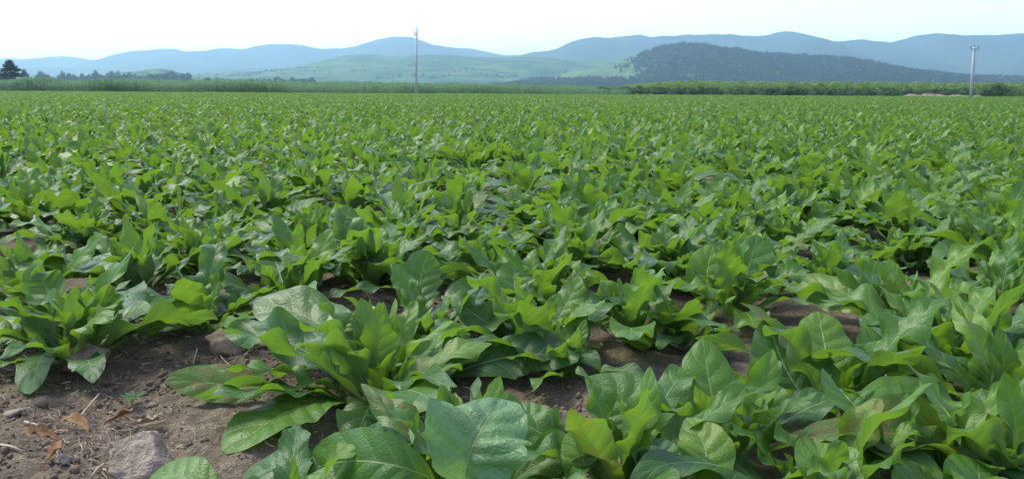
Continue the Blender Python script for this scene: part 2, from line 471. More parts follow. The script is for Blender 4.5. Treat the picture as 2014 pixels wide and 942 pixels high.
def scatter(name, label, pts, yaw, scale, idx, coll, tilt=None):
    n = len(pts)
    me = bpy.data.meshes.new(name)
    me.vertices.add(n)
    me.vertices.foreach_set('co', np.asarray(pts, np.float32).ravel())
    rot = np.zeros((n, 3), np.float32); rot[:, 2] = yaw
    if tilt is not None: rot[:, :2] = tilt
    a = me.attributes.new('rot', 'FLOAT_VECTOR', 'POINT'); a.data.foreach_set('vector', rot.ravel())
    sc = np.asarray(scale, np.float32)
    if sc.ndim == 1: sc = np.stack([sc, sc, sc], 1)
    a = me.attributes.new('scl', 'FLOAT_VECTOR', 'POINT'); a.data.foreach_set('vector', sc.ravel().astype(np.float32))
    a = me.attributes.new('pick', 'INT', 'POINT'); a.data.foreach_set('value', np.asarray(idx, np.int32))
    me.update()
    o = put(name, me)
    ng = bpy.data.node_groups.new(name, 'GeometryNodeTree')
    ng.interface.new_socket('Geometry', in_out='INPUT', socket_type='NodeSocketGeometry')
    ng.interface.new_socket('Geometry', in_out='OUTPUT', socket_type='NodeSocketGeometry')
    gi = ng.nodes.new('NodeGroupInput'); go = ng.nodes.new('NodeGroupOutput')
    ci = ng.nodes.new('GeometryNodeCollectionInfo')
    ci.inputs['Collection'].default_value = coll
    ci.inputs['Separate Children'].default_value = True
    ci.inputs['Reset Children'].default_value = True
    ip = ng.nodes.new('GeometryNodeInstanceOnPoints')
    def named(nm, typ):
        nd = ng.nodes.new('GeometryNodeInputNamedAttribute'); nd.data_type = typ
        nd.inputs['Name'].default_value = nm
        return [s for s in nd.outputs if s.enabled][0]
    e2r = ng.nodes.new('FunctionNodeEulerToRotation')
    L = ng.links.new
    L(gi.outputs[0], ip.inputs['Points']); L(ci.outputs[0], ip.inputs['Instance'])
    ip.inputs['Pick Instance'].default_value = True
    L(named('pick', 'INT'), ip.inputs['Instance Index'])
    L(named('rot', 'FLOAT_VECTOR'), e2r.inputs[0]); L(e2r.outputs[0], ip.inputs['Rotation'])
    L(named('scl', 'FLOAT_VECTOR'), ip.inputs['Scale'])
    L(ip.outputs[0], go.inputs[0])
    md = o.modifiers.new('scatter', 'NODES'); md.node_group = ng
    tag(o, label, None, None, 'stuff')
    return o


def leaf_cloud(rs, centers, radii, n, size, flat=1.0):
    """many small leaf faces spread through ellipsoidal clumps"""
    v, f = [], []
    w = np.array([r[0] * r[1] * r[2] for r in radii]) ** 0.66
    cnt = np.maximum(1, (n * w / w.sum()).astype(int))
    for c, r, k in zip(centers, radii, cnt):
        d = rs.normal(size=(k, 3)); d /= np.linalg.norm(d, axis=1)[:, None]
        p = d * (rs.rand(k, 1) ** 0.4) * np.array(r) + np.array(c)
        nrm = d + rs.normal(size=(k, 3)) * 0.6 + np.array([0, 0, 0.4])
        for q, m in zip(p, nrm):
            m = Vector(m).normalized(); a = m.orthogonal().normalized()
            a.rotate(Matrix.Rotation(rs.rand() * 6.28, 3, m)); b = m.cross(a) * flat
            s = size * (0.6 + 0.8 * rs.rand()); q = Vector(q); i = len(v)
            v += [q - a * s, q + b * s * 0.7 + m * s * 0.15, q + a * s, q - b * s * 0.7 + m * s * 0.15]
            f.append((i, i + 1, i + 2, i + 3))
    return v, f


rs = np.random.RandomState(3)
# woodland tree: lumpy crown of leaf faces over an inner mass
def woodland_variant(seed, h, w, n=110, size=0.75):
    r = np.random.RandomState(seed)
    k = 7
    cs = [(r.uniform(-.3, .3) * w, r.uniform(-.3, .3) * w, h * (0.4 + 0.5 * i / k)) for i in range(k)]
    rr = [(w * r.uniform(.25, .42) * (1.15 - 0.6 * i / k), w * r.uniform(.25, .42) * (1.15 - 0.6 * i / k), h * r.uniform(.12, .2)) for i in range(k)]
    v, f = leaf_cloud(r, cs, rr, n, size)
    i = len(v)
    v += [Vector((-.15, 0, 0)), Vector((.15, -.1, 0)), Vector((0, .15, 0)), Vector((0, 0, h * .7))]
    f += [(i, i + 1, i + 3), (i + 1, i + 2, i + 3), (i + 2, i, i + 3)]
    return new_mesh('woodland_tree', v, f, M['wood'], False)


wood_c = variant_collection('woodland_variant', [woodland_variant(50 + i, 7.5 + (i % 3), 5.5) for i in range(6)])
# trees over the wooded hill
nT, nX, _ = wood_v.shape
pts = []
for _ in range(36000):
    a, b = rs.rand() * (nX - 1.01), rs.rand() * 40
    i, j = int(b), int(a)
    fb, fa = b - i, a - j
    p = (wood_v[i, j] * (1 - fa) + wood_v[i, j + 1] * fa) * (1 - fb) + (wood_v[i + 1, j] * (1 - fa) + wood_v[i + 1, j + 1] * fa) * fb
    # a cleared slope on the left shoulder
    clr = fbm(np.array([p[0] / 70]), np.array([p[1] / 120]), 2, 77)[0]
    if p[2] > 14 and rs.rand() > max(0.02, min(1.0, (p[0] - 185 - 130 * clr) / 80)) ** 1.6: continue
    if p[2] < 0: continue
    pts.append(p)
n = len(pts)
scatter('hillside_forest', 'dark blue green woodland covering the hill on the right', pts, rs.rand(n) * 6.28, 0.42 + 0.75 * rs.rand(n) ** 3, rs.randint(0, 6, n), wood_c)

# hazy tree belts on the valley floor at the left
pts, scl = [], []
for (x0, x1, d, hpx, cnt) in ((70, 182, 900, 1.0, 70), (186, 372, 950, 1.15, 150), (418, 520, 1050, 0.8, 75), (524, 622, 1000, 0.85, 110)):
    for _ in range(cnt):
        px = x0 + (x1 - x0) * rs.rand()
        y = d + rs.rand() * 30
        q = P(px, 170, y)
        pts.append((q.x, y, 0)); k = hpx * (0.75 + 0.5 * fbm(np.array([px / 14]), np.array([d]), 2, 5)[0] + 0.25 * rs.rand()) * 1.6
        scl.append((k * .8, k * .8, k))
n = len(pts)
scatter('tree_belt', 'hazy belt of trees behind the maize on the left', pts, rs.rand(n) * 6.28, np.array(scl), rs.randint(0, 6, n), wood_c)

# scattered copses and hedges on the valley floor and the green hill foot
pts, scl = [], []
for (cx, d, w, cnt) in ((650, 1450, 40, 26), (715, 1480, 28, 9), (790, 1500, 60, 14), (880, 1500, 50, 20), (1008, 1350, 34, 34), (1050, 1400, 60, 14), (1100, 1250, 50, 18), (1160, 1150, 60, 24),
                        (940, 1500, 200, 22), (700, 1500, 240, 24)):
    for _ in range(cnt):
        px = cx + (rs.rand() - .5) * w
        y = d + rs.rand() * 60
        q = P(px, 170, y)
        pts.append((q.x, y, -0.2)); k = 0.7 + 0.6 * rs.rand()
        scl.append((k, k, k))
gT, gX, _ = green_v.shape
for _ in range(5000):
    a, b = rs.rand() * (gX - 1.01), rs.rand() * 22
    p = green_v[int(b), int(a)]
    if fbm(np.array([p[0] / 90]), np.array([p[1] / 70]), 3, 91)[0] < 0.075 + 0.05 * rs.rand() or p[2] < 0: continue
    pts.append((p[0] + rs.normal() * 4, p[1] + rs.normal() * 6, p[2] - 1)); k = 0.25 + 0.45 * rs.rand(); scl.append((k * 1.5, k * 1.5, k))
n = len(pts)
scatter('valley_copse', 'small dark clumps of trees on the valley floor and the green hill', pts, rs.rand(n) * 6.28, np.array(scl), rs.randint(0, 6, n), wood_c)


# ------------------------------------------------------------------ maize on the left, saplings on the right
def maize_variant(seed):
    r = np.random.RandomState(seed); v, f = [], []
    h = 1.5
    for k in range(9):
        z0 = 0.15 + h * 0.75 * k / 9; az = k * math.pi + r.normal() * 0.5
        L = 0.55 + 0.25 * math.sin(math.pi * k / 9); w = 0.05
        d = Vector((math.cos(az), math.sin(az), 0)); s = Vector((-d.y, d.x, 0)) * w
        p = Vector((0, 0, z0)); i = len(v)
        for t in (0, .3, .6, 1):
            c = p + d * L * t * .8 + Vector((0, 0, L * (1.0 * t - 1.05 * t * t)))
            ww = (1 - t ** 3) * (0.6 + 0.4 * min(1, 4 * t))
            v += [c - s * ww, c + s * ww]
        for t in range(3): f.append((i + 2 * t, i + 2 * t + 1, i + 2 * t + 3, i + 2 * t + 2))
    i = len(v)
    v += [Vector((-.015, 0, 0)), Vector((.015, 0, 0)), Vector((.006, 0, h)), Vector((-.006, 0, h)), Vector((0, -.015, 0)), Vector((0, .015, 0)), Vector((0, .006, h)), Vector((0, -.006, h))]
    f += [(i, i + 1, i + 2, i + 3), (i + 4, i + 5, i + 6, i + 7)]
    return new_mesh('maize_plant', v, f, M['maize'], False)


def sapling_variant(seed, h, w, mat, n=170, size=0.10):
    r = np.random.RandomState(seed); k = 9
    cs = [(r.uniform(-.35, .35) * w, r.uniform(-.35, .35) * w, h * (0.25 + 0.65 * i / k)) for i in range(k)]
    rr = [(w * r.uniform(.2, .38), w * r.uniform(.2, .38), h * r.uniform(.12, .2)) for i in range(k)]
    v, f = leaf_cloud(r, cs, rr, n, size)
    mb = MB(); mb.tube([(0, 0, 0), (0.02, 0, h * .5), (0, 0.02, h * .85)], [.025, .018, .008], 4)
    i = len(v); v += [Vector(p) for p in mb.v]; f += [tuple(a + i for a in q) for q in mb.f]
    return new_mesh('sapling', v, f, mat, False)


maize_c = variant_collection('maize_variant', [maize_variant(60 + i) for i in range(5)])
pts, scl = [], []
y = 106.0
row = 0
while y < 150:
    x0, x1 = P(-260, 170, y).x, P(1240 - 2.0 * (y - 106), 170, y).x
    stepx = 0.30 if row < 8 else 0.55
    for x in np.arange(x0, x1, stepx):
        k = (0.95 + 0.25 * rs.rand()) * (0.92 + 0.9 * fbm(np.array([x / 6]), np.array([y / 5]), 2, 8)[0])
        if row < 1: k *= 0.75
        # the stand gets lower towards the middle of the view
        k *= 1.12 - 0.32 * np.clip((x + 60) / 75, 0, 1)
        pts.append((x + rs.normal() * .06, y + rs.normal() * .08, 0)); scl.append((k, k, k))
    y += 0.7 if row < 8 else 1.4; row += 1
n = len(pts)
scatter('maize_field', 'dark green maize stand behind the crop on the left', pts, rs.rand(n) * 6.28, np.array(scl), rs.randint(0, 5, n), maize_c)

sap_c = variant_collection('sapling_variant', [sapling_variant(80 + i, 1.9, 1.3, M['sapling']) for i in range(5)])
pts, scl = [], []
y = 122.0
row = 0
while y < 205:
    x0, x1 = P(1130, 170, y).x, P(2330, 170, y).x
    for x in np.arange(x0, x1, 0.9):
        edge = np.clip((x - P(1130, 170, y).x) / 14, 0.35, 1)
        k = (0.8 + 0.4 * rs.rand()) * edge
        pts.append((x + rs.normal() * .2, y + rs.normal() * .3, 0)); scl.append((k, k, k))
    y += 2.2; row += 1
n = len(pts)
scatter('sapling_plantation', 'light green rows of leafy saplings behind the crop on the right', pts, rs.rand(n) * 6.28, np.array(scl), rs.randint(0, 5, n), sap_c)

bush_c = variant_collection('margin_shrub_variant', [sapling_variant(90 + i, 1.2, 1.5, M['bush'], 150, 0.11) for i in range(4)])
pts, scl = [], []
for _ in range(420):
    px = 1180 + 1100 * rs.rand(); y = 107 + 12 * rs.rand()
    dens = 0.5 + 1.6 * fbm(np.array([px / 60]), np.array([y / 6]), 2, 55)[0]
    if rs.rand() > dens: continue
    q = P(px, 180, y); k = 0.45 + 0.6 * rs.rand()
    pts.append((q.x, y, 0)); scl.append((k * 1.2, k * 1.2, k))
n = len(pts)
scatter('margin_scrub', 'dark scrubby growth along the far right field margin', pts, rs.rand(n) * 6.28, np.array(scl), rs.randint(0, 4, n), bush_c)


# ------------------------------------------------------------------ crop leaves
def leaf_surface(C, N0, W, nu, nv, r, base_frac=0.16, teeth=0.10, nteeth=6, ruffle=0.22, nruf=3.0, fold=0.35, twist=0.0, pa=1.15, pb=0.62, cup=0.0, quilt=0.0):
    """blade swept along the centreline C; N0 = reference normal of the upper side"""
    C = np.asarray(C, float); m = len(C)
    u = np.linspace(0, 1, m)
    T = np.gradient(C, axis=0); T /= np.linalg.norm(T, axis=1)[:, None]
    N0 = np.asarray(N0, float)
    S = np.cross(N0, T); S /= np.maximum(np.linalg.norm(S, axis=1), 1e-6)[:, None]
    N = np.cross(T, S)
    tw = (twist * u ** 1.3)[:, None]
    S, N = S * np.cos(tw) + N * np.sin(tw), N * np.cos(tw) - S * np.sin(tw)
    s = np.clip((u - base_frac * 0.55) / (1 - base_frac * 0.55), 0, 1)
    sh = s ** pa * (1 - s) ** pb
    sh = sh / ((pa / (pa + pb)) ** pa * (pb / (pa + pb)) ** pb)
    pet = 0.085 * (1 - s) ** 0.6
    vv = np.linspace(-1, 1, nv + 1)
    V = np.zeros((m, nv + 1, 3)); UV = np.zeros((m, nv + 1, 2))
    sides = []
    for sgn in (-1, 1):
        ph, pr = r.rand() * 6.28, r.rand() * 6.28
        jit = 0.5 * fbm(u * 7 + r.rand() * 50, u * 0 + 3, 3, int(r.rand() * 999))
        x = nteeth * u + ph + jit * 1.6
        fr = x - np.floor(x)
        tooth = np.where(fr < 0.72, fr / 0.72, (1 - fr) / 0.28) - 0.55      # blunt teeth that lean to the tip
        tooth = 0.5 * tooth + 0.5 * jit * 2.0
        amp = teeth * (1.25 - 0.7 * u)
        wv = sh * (1 + amp * 2.0 * tooth * np.clip((1 - s) * 6, 0, 1)) + pet
        rf = np.sin(2 * math.pi * nruf * u * (1 + 0.15 * r.normal()) + pr) + 1.1 * jit
        sides.append((wv, rf))
    for j, v in enumerate(vv):
        wv, rf = sides[0 if v < 0 else 1]
        av = abs(v)
        w = W * 0.5 * wv
        lat = w * v
        fo = fold * (0.9 - 0.5 * u)
        z = w * av * np.sin(fo) + w * ruffle * av ** 2 * rf * np.clip(s * 3, 0, 1) - cup * w * av ** 2
        if quilt:
            z = z + quilt * W * np.sin(math.pi * (9.0 * (u - 0.13 * av) + (0.45 if v > 0 else 0.0))) ** 2 * min(1.0, 4 * av) * (1 - 0.6 * av) * np.clip(s * 4, 0, 1) * np.clip((1 - s) * 5, 0, 1)
        lat = lat * math.cos(fold * 0.8)
        V[:, j] = C + S * lat[:, None] + N * z[:, None]
        UV[:, j, 0] = u; UV[:, j, 1] = 0.5 + 0.5 * v
    vid = np.arange(m * (nv + 1)).reshape(m, nv + 1)
    f = np.stack([vid[:-1, :-1], vid[1:, :-1], vid[1:, 1:], vid[:-1, 1:]], -1).reshape(-1, 4)
    return V.reshape(-1, 3), f, UV.reshape(-1, 2)


def arc(L, th0, th1, power, m, yaw=0.0):
    u = np.linspace(0, 1, m)
    th = th0 + (th1 - th0) * u ** power
    ya = yaw * u ** 1.5
    d = np.stack([np.cos(th) * np.cos(ya), np.cos(th) * np.sin(ya), np.sin(th)], 1)
    c = np.cumsum(d, 0) * L / (m - 1); c -= c[0]
    floor = 0.012 + 0.02 * u
    c[:, 2] = np.where(c[:, 2] < floor * np.clip(u * 8, 0, 1), floor * np.clip(u * 8, 0, 1) * 0.8 + 0.2 * np.maximum(c[:, 2], 0), c[:, 2])
    return c


KINDS = {   # length, width, start angle, end angle, bend power
    'inner': ((.21, .31), (.054, .080), (68, 87), (40, 82), (1.2, 2.2)),
    'mid':   ((.29, .41), (.070, .108), (50, 74), (-10, 48), (1.1, 2.0)),
    'outer': ((.35, .50), (.084, .128), (20, 50), (-45, 2), (1.0, 1.7)),
}
AGE = {'inner': 0.15, 'mid': 0.5, 'outer': 0.85}


def leaf_data(kind, r, nu, nv):
    Ls, Ws, A, B, Pw = KINDS[kind]
    U = lambda ab: ab[0] + (ab[1] - ab[0]) * r.rand()
    L, W = U(Ls), U(Ws)
    C = arc(L, R(U(A)), R(U(B)), U(Pw), nu + 1, r.normal() * 0.25)
    N0 = (-0.6, r.normal() * 0.12, 1.0)
    return leaf_surface(C, N0, W, nu, nv, r, base_frac=r.uniform(.08, .28), teeth=r.uniform(.10, .30), nteeth=r.uniform(5.5, 9.5),
                        ruffle=r.uniform(.22, .58), nruf=r.uniform(2.0, 4.0), fold=r.uniform(.12, .55), twist=r.normal() * 0.38,
                        pa=r.uniform(.6, 1.0), pb=r.uniform(.55, .95), cup=r.uniform(-.1, .22), quilt=.026 if nu > 20 else 0.0)


def leaf_library(tagname, count, nu, nv, seed):
    lib = {}
    for kind in KINDS:
        lib[kind] = []
        for i in range(count):
            r = np.random.RandomState(seed + i * 7 + len(kind) * 131)
            v, f, uv = leaf_data(kind, r, nu, nv)
            nvv = len(v)
            lib[kind].append(new_mesh('%s_%s_leaf' % (tagname, kind), v.tolist(), f.tolist(), M['leaf'], True, uv,
                                      {'rnd': np.zeros(nvv), 'age': np.full(nvv, AGE[kind])}))
    return lib


LIB_HI = leaf_library('fine', 14, 34, 10, 100)
LIB_MID = leaf_library('plain', 12, 14, 4, 900)


def rosette(r, n):
    """list of (kind, azimuth, tilt, roll, scale, radial offset)"""
    out = []
    a0 = r.rand() * 6.28
    for i in range(n):
        t = (i + 0.5) / n
        kind = 'inner' if t < 0.26 else ('mid' if t < 0.63 else 'outer')
        out.append((kind, a0 + i * 2.39996 + r.normal() * 0.35, r.normal() * 0.12, r.normal() * 0.17, r.uniform(.76, 1.14), 0.006 + 0.03 * t))
    return out


def crop_plant(x, y, size, seed, n, lib, label, group, height=1.0):
    r = np.random.RandomState(seed)
    root = bpy.data.objects.new('crop_plant', None)
    COL.objects.link(root)
    root.empty_display_size = 0.05
    root.location = (x, y, ghf(x, y) - 0.004)
    tag(root, label, 'plant', group)
    for kind, az, tilt, roll, s, off in rosette(r, n):
        o = bpy.data.objects.new('leaf', lib[kind][r.randint(len(lib[kind]))])
        COL.objects.link(o)
        o.parent = root
        o.location = (math.cos(az) * off, math.sin(az) * off, 0)
        o.rotation_euler = (roll, -tilt if kind != 'outer' else -abs(tilt) * .6, az)
        s *= size
        o.scale = (s, s * r.uniform(.85, 1.2), s * height)
    return root


ORD = ['zeroth', 'first', 'second', 'third', 'fourth', 'fifth', 'sixth', 'seventh', 'eighth', 'ninth', 'tenth', 'eleventh', 'twelfth', 'thirteenth', 'fourteenth',
       'fifteenth', 'sixteenth', 'seventeenth', 'eighteenth', 'nineteenth', 'twentieth']
ORD += ['twenty-' + w for w in ORD[1:10]] + ['thirtieth'] + ['thirty-' + w for w in ORD[1:10]]
GROUP = 'crop plants in the field'

# front plants placed one by one: photo position of the base, size, number of leaves, label
FRONT = [
    (150, 708, 0.95, 27, 'low green rosette at the left edge, one drooping leaf over bare soil'),
    (742, 790, 1.05, 28, 'large bushy rosette of bright leaves just right of the bare soil patch'),
    (930, 1010, 0.95, 16, 'plant at the bottom centre with one broad pale bluish leaf raised'),
    (1225, 985, 0.80, 12, 'plant at the bottom edge with an upright pointed heart-shaped leaf'),
    (1440, 905, 0.85, 12, 'plant with one tall wavy-edged upright leaf right of the bottom centre'),
    (1640, 815, 0.92, 14, 'plant with two upright broad leaves side by side, beside dark bare soil'),
    (1810, 985, 0.85, 13, 'bottom right plant with a broad shiny leaf spread flat'),
    (1985, 850, 1.00, 18, 'plant at the right edge with yellowish leaves and a rusty spot'),
    (2010, 1010, 0.90, 14, 'plant in the bottom right corner, only its upper leaves in view'),
    (1620, 1020, 0.85, 14, 'plant at the bottom edge with leaves curled into cups'),
    (560, 1075, 0.62, 11, 'plant at the bottom edge right of the big stone, leaves spread low'),
    (400, 650, 0.90, 17, 'plant whose large dark leaf overhangs a shaded stone on the soil'),
    (570, 612, 0.90, 18, 'bright upright plant behind the bare soil patch'),
    (850, 672, 0.80, 13, 'small plant with one tall toothed leaf standing upright near the centre'),
    (1045, 690, 0.98, 17, 'plant right of the centre with flat dark leaves over a dark gap'),
    (1235, 668, 0.90, 16, 'plant with pale wavy leaves in front of a dark soil gap'),
    (1440, 628, 1.00, 20, 'dense bright clump left of the dark soil strip on the right'),
    (1775, 672, 0.95, 18, 'broad-leaved plant behind the two upright leaves on the right'),
    (1960, 640, 0.95, 18, 'plant at the right edge with a withered pale pinkish leaf'),
    (60, 598, 0.95, 17, 'plant at the left edge with olive yellow arching leaves'),
    (1885, 745, 1.00, 22, 'full green plant between the two upright leaves and the right edge'),
    (1120, 735, 0.72, 14, 'low plant filling the space between the dark gaps near the centre'),
    (1345, 668, 0.72, 14, 'small plant just left of the dark soil strip, behind the wavy upright leaf'),
    (275, 580, 0.95, 18, 'plant with a long shiny pale leaf lying to the left'),
]
front_xy = []
FRONT_ROOT = {}
for i, (px, py, size, n, label) in enumerate(FRONT):
    g = G(px, py)
    front_xy.append((g.x, g.y))
    FRONT_ROOT[i] = crop_plant(g.x, g.y, size, 500 + i, n, LIB_HI, label, GROUP)

def hand_leaf(i, b, t, W, N, u0=.3, mat='leaf', teeth=.10, ruffle=.18, fold=.25, pa=1.1, pb=.6, age=.5, twist=0.0, cup=.05, seed=None, nteeth=6, nruf=2.6, quilt=.036):
    root = FRONT_ROOT[i]
    o0 = np.array(root.location)
    B, Tt = np.array(P(*b)), np.array(P(*t))
    B[2] = max(B[2], .03); Tt[2] = max(Tt[2], .015)
    P0, B, P2 = np.zeros(3), B - o0, Tt - o0
    P1 = (B - (1 - u0) ** 2 * P0 - u0 ** 2 * P2) / (2 * u0 * (1 - u0))
    u = np.linspace(0, 1, 49)[:, None]
    C = (1 - u) ** 2 * P0 + 2 * u * (1 - u) * P1 + u ** 2 * P2
    r = np.random.RandomState(seed if seed is not None else int(b[0] * 7 + t[1]))
    v, f, uv = leaf_surface(C, N, W, 48, 14, r, base_frac=u0 * 1.5, teeth=teeth * 1.35 + .02, nteeth=nteeth, ruffle=ruffle, nruf=nruf, fold=fold, twist=twist, pa=pa, pb=pb + .12, cup=cup, quilt=quilt)
    put('leaf', new_mesh('hand_leaf', v.tolist(), f.tolist(), M[mat], True, uv, {'rnd': np.full(len(v), r.rand()), 'age': np.full(len(v), age)}), root)


FACE = (0, -.75, .65)
hand_leaf(2, (915, 942, 1.33), (988, 784, 1.45), .175, FACE, .34, 'pale_leaf', .15, .30, .34, .9, .62, .5, seed=5, nteeth=7, quilt=.07)
hand_leaf(3, (1262, 885, 1.62), (1150, 742, 1.76), .150, FACE, .30, 'leaf', .03, .08, .10, .8, .75, .55, seed=8)
hand_leaf(4, (1425, 880, 1.76), (1382, 664, 1.92), .165, FACE, .25, 'leaf', .14, .22, .15, .9, .65, .7, nteeth=9, seed=3)
hand_leaf(5, (1585, 785, 2.06), (1512, 622, 2.20), .150, FACE, .30, 'leaf', .08, .10, .10, .9, .65, .6, seed=12)
hand_leaf(5, (1632, 755, 2.10), (1608, 612, 2.28), .150, FACE, .30, 'leaf', .10, .16, .12, .9, .60, .75, seed=14)
hand_leaf(5, (1700, 735, 2.20), (1760, 610, 2.42), .150, FACE, .30, 'leaf', .10, .16, .12, .9, .60, .45, seed=15)
hand_leaf(6, (1765, 905, 1.58), (1850, 772, 1.80), .200, (-.15, -.6, .75), .28, 'leaf', .05, .10, .30, .9, .55, .35, seed=17)
hand_leaf(6, (1705, 830, 1.62), (1640, 760, 1.75), .120, (.3, -.7, .6), .40, 'leaf', .05, .15, .50, .9, .6, .35, seed=18)
hand_leaf(1, (490, 770, 2.12), (325, 748, 2.06), .120, (.05, -.55, .85), .58, 'leaf', .02, .05, .15, .75, .6, .55, seed=21)
hand_leaf(1, (660, 800, 2.02), (448, 930, 1.74), .190, (-.2, -.2, 1), .30, 'leaf', .07, .10, .18, .9, .55, 1.0, seed=23)
hand_leaf(1, (690, 690, 2.26), (498, 594, 2.46), .190, (.25, -.6, .75), .35, 'leaf', .08, .16, .18, .9, .5, .85, seed=24)
hand_leaf(1, (900, 735, 2.25), (1135, 712, 2.22), .160, (0, -.5, .85), .30, 'leaf', .08, .14, .2, .9, .55, .85, seed=25)
hand_leaf(1, (730, 690, 2.15), (700, 610, 2.2), .110, FACE, .4, 'leaf', .08, .14, .3, .9, .55, .2, seed=26)
hand_leaf(2, (835, 935, 1.42), (600, 928, 1.62), .115, (.1, -.85, .5), .30, 'leaf', .04, .08, .05, .9, .5, .0, seed=27)
hand_leaf(10, (415, 965, 1.42), (302, 930, 1.52), .09, (0, -.5, 1), .45, 'leaf', .02, .08, .2, .8, .5, .1, seed=70)
hand_leaf(10, (600, 960, 1.5), (480, 930, 1.62), .12, (0, -.5, 1), .4, 'leaf', .08, .16, .2, .8, .5, .4, seed=71)
hand_leaf(1, (735, 800, 2.02), (700, 905, 1.82), .13, (0, -.35, 1), .35, 'leaf', .14, .3, .2, .9, .5, .8, seed=72)
hand_leaf(4, (1480, 870, 1.8), (1500, 745, 1.95), .13, FACE, .3, 'leaf', .1, .2, .25, .8, .55, .3, seed=73)
hand_leaf(6, (1740, 900, 1.62), (1715, 770, 1.78), .11, FACE, .35, 'leaf', .08, .14, .4, .8, .6, .0, seed=74)
hand_leaf(7, (1975, 800, 1.95), (1930, 690, 2.05), .14, FACE, .35, 'leaf', .08, .14, .3, .8, .6, .1, seed=75)
hand_leaf(10, (700, 935, 1.55), (790, 885, 1.50), .12, FACE, .35, 'pale_leaf', .06, .1, .3, .9, .6, .6, seed=28)
hand_leaf(13, (833, 655, 2.74), (845, 494, 2.90), .140, (0, -.85, .5), .22, 'leaf', .20, .10, .12, 1.0, .42, .45, nteeth=7, seed=30)
hand_leaf(0, (95, 690, 2.42), (62, 797, 2.10), .110, (-.1, -.45, 1), .50, 'leaf', .10, .22, .25, .9, .55, .8, seed=33)
hand_leaf(0, (115, 625, 2.62), (68, 528, 2.70), .125, FACE, .30, 'leaf', .03, .08, .25, .9, .65, .75, seed=34)
hand_leaf(0, (170, 640, 2.62), (190, 575, 2.72), .130, FACE, .35, 'leaf', .05, .08, .35, .9, .55, .1, seed=35)
hand_leaf(0, (60, 690, 2.5), (-30, 712, 2.42), .120, (0, -.4, 1), .35, 'leaf', .05, .12, .25, .9, .5, .7, seed=36)
hand_leaf(0, (205, 660, 2.5), (292, 612, 2.52), .120, (0, -.4, 1), .35, 'leaf', .05, .12, .25, .9, .5, .5, seed=37)
hand_leaf(11, (440, 605, 2.86), (305, 652, 2.62), .170, (0, -.45, 1), .30, 'leaf', .10, .10, .10, .9, .5, 1.0, seed=40)
hand_leaf(11, (465, 600, 2.86), (505, 625, 2.66), .150, (0, -.5, 1), .40, 'leaf', .12, .10, .10, .9, .5, 1.0, seed=41)
hand_leaf(23, (290, 525, 3.30), (148, 545, 3.16), .160, (0, -.45, 1), .30, 'pale_leaf', .06, .10, .15, .9, .5, .8, seed=43)
hand_leaf(16, (1452, 590, 2.98), (1490, 462, 3.12), .190, FACE, .30, 'leaf', .06, .14, .30, .8, .45, .2, seed=45)
hand_leaf(16, (1400, 590, 2.94), (1405, 480, 3.10), .150, FACE, .35, 'leaf', .08, .14, .25, .8, .5, .3, seed=46)
hand_leaf(3, (1150, 912, 1.50), (1150, 843, 1.56), .078, FACE, .60, 'leaf', .01, .05, .10, .7, .45, .6, seed=48)
hand_leaf(3, (1300, 915, 1.52), (1285, 862, 1.58), .078, FACE, .60, 'pale_leaf', .01, .05, .10, .7, .45, .6, seed=49)
hand_leaf(3, (1105, 865, 1.60), (1012, 795, 1.68), .080, (.2, -.6, .75), .45, 'leaf', .03, .08, .20, .8, .6, .2, seed=50)
hand_leaf(3, (1360, 940, 1.50), (1350, 820, 1.62), .110, FACE, .40, 'leaf', .10, .14, .30, .8, .6, .1, seed=51)
hand_leaf(9, (1640, 990, 1.42), (1600, 862, 1.56), .130, FACE, .40, 'leaf', .02, .10, .45, .8, .5, .3, cup=-.15, seed=52)
hand_leaf(6, (1820, 985, 1.36), (1815, 914, 1.46), .110, FACE, .50, 'leaf', .02, .08, .15, .7, .42, .6, seed=53)
hand_leaf(8, (1945, 985, 1.36), (1925, 908, 1.46), .125, FACE, .50, 'leaf', .02, .08, .15, .7, .42, .6, seed=54)
hand_leaf(15, (1220, 640, 2.72), (1150, 590, 2.78), .13, FACE, .35, 'leaf', .05, .1, .2, .8, .5, .4, seed=55)
hand_leaf(15, (1240, 650, 2.70), (1262, 720, 2.50), .12, (0, -.4, 1), .40, 'leaf', .05, .14, .2, .8, .5, .25, seed=56)
hand_leaf(14, (1020, 610, 2.72), (1015, 515, 2.85), .13, FACE, .35, 'leaf', .12, .12, .2, .8, .5, .3, seed=57)
hand_leaf(18, (1950, 575, 3.02), (1985, 520, 3.05), .10, FACE, .35, 'withered', .10, .25, .5, .9, .6, .8, seed=58)
hand_leaf(17, (1760, 570, 3.0), (1655, 560, 2.95), .15, (0, -.5, 1), .35, 'leaf', .08, .14, .2, .8, .5, .75, seed=59)

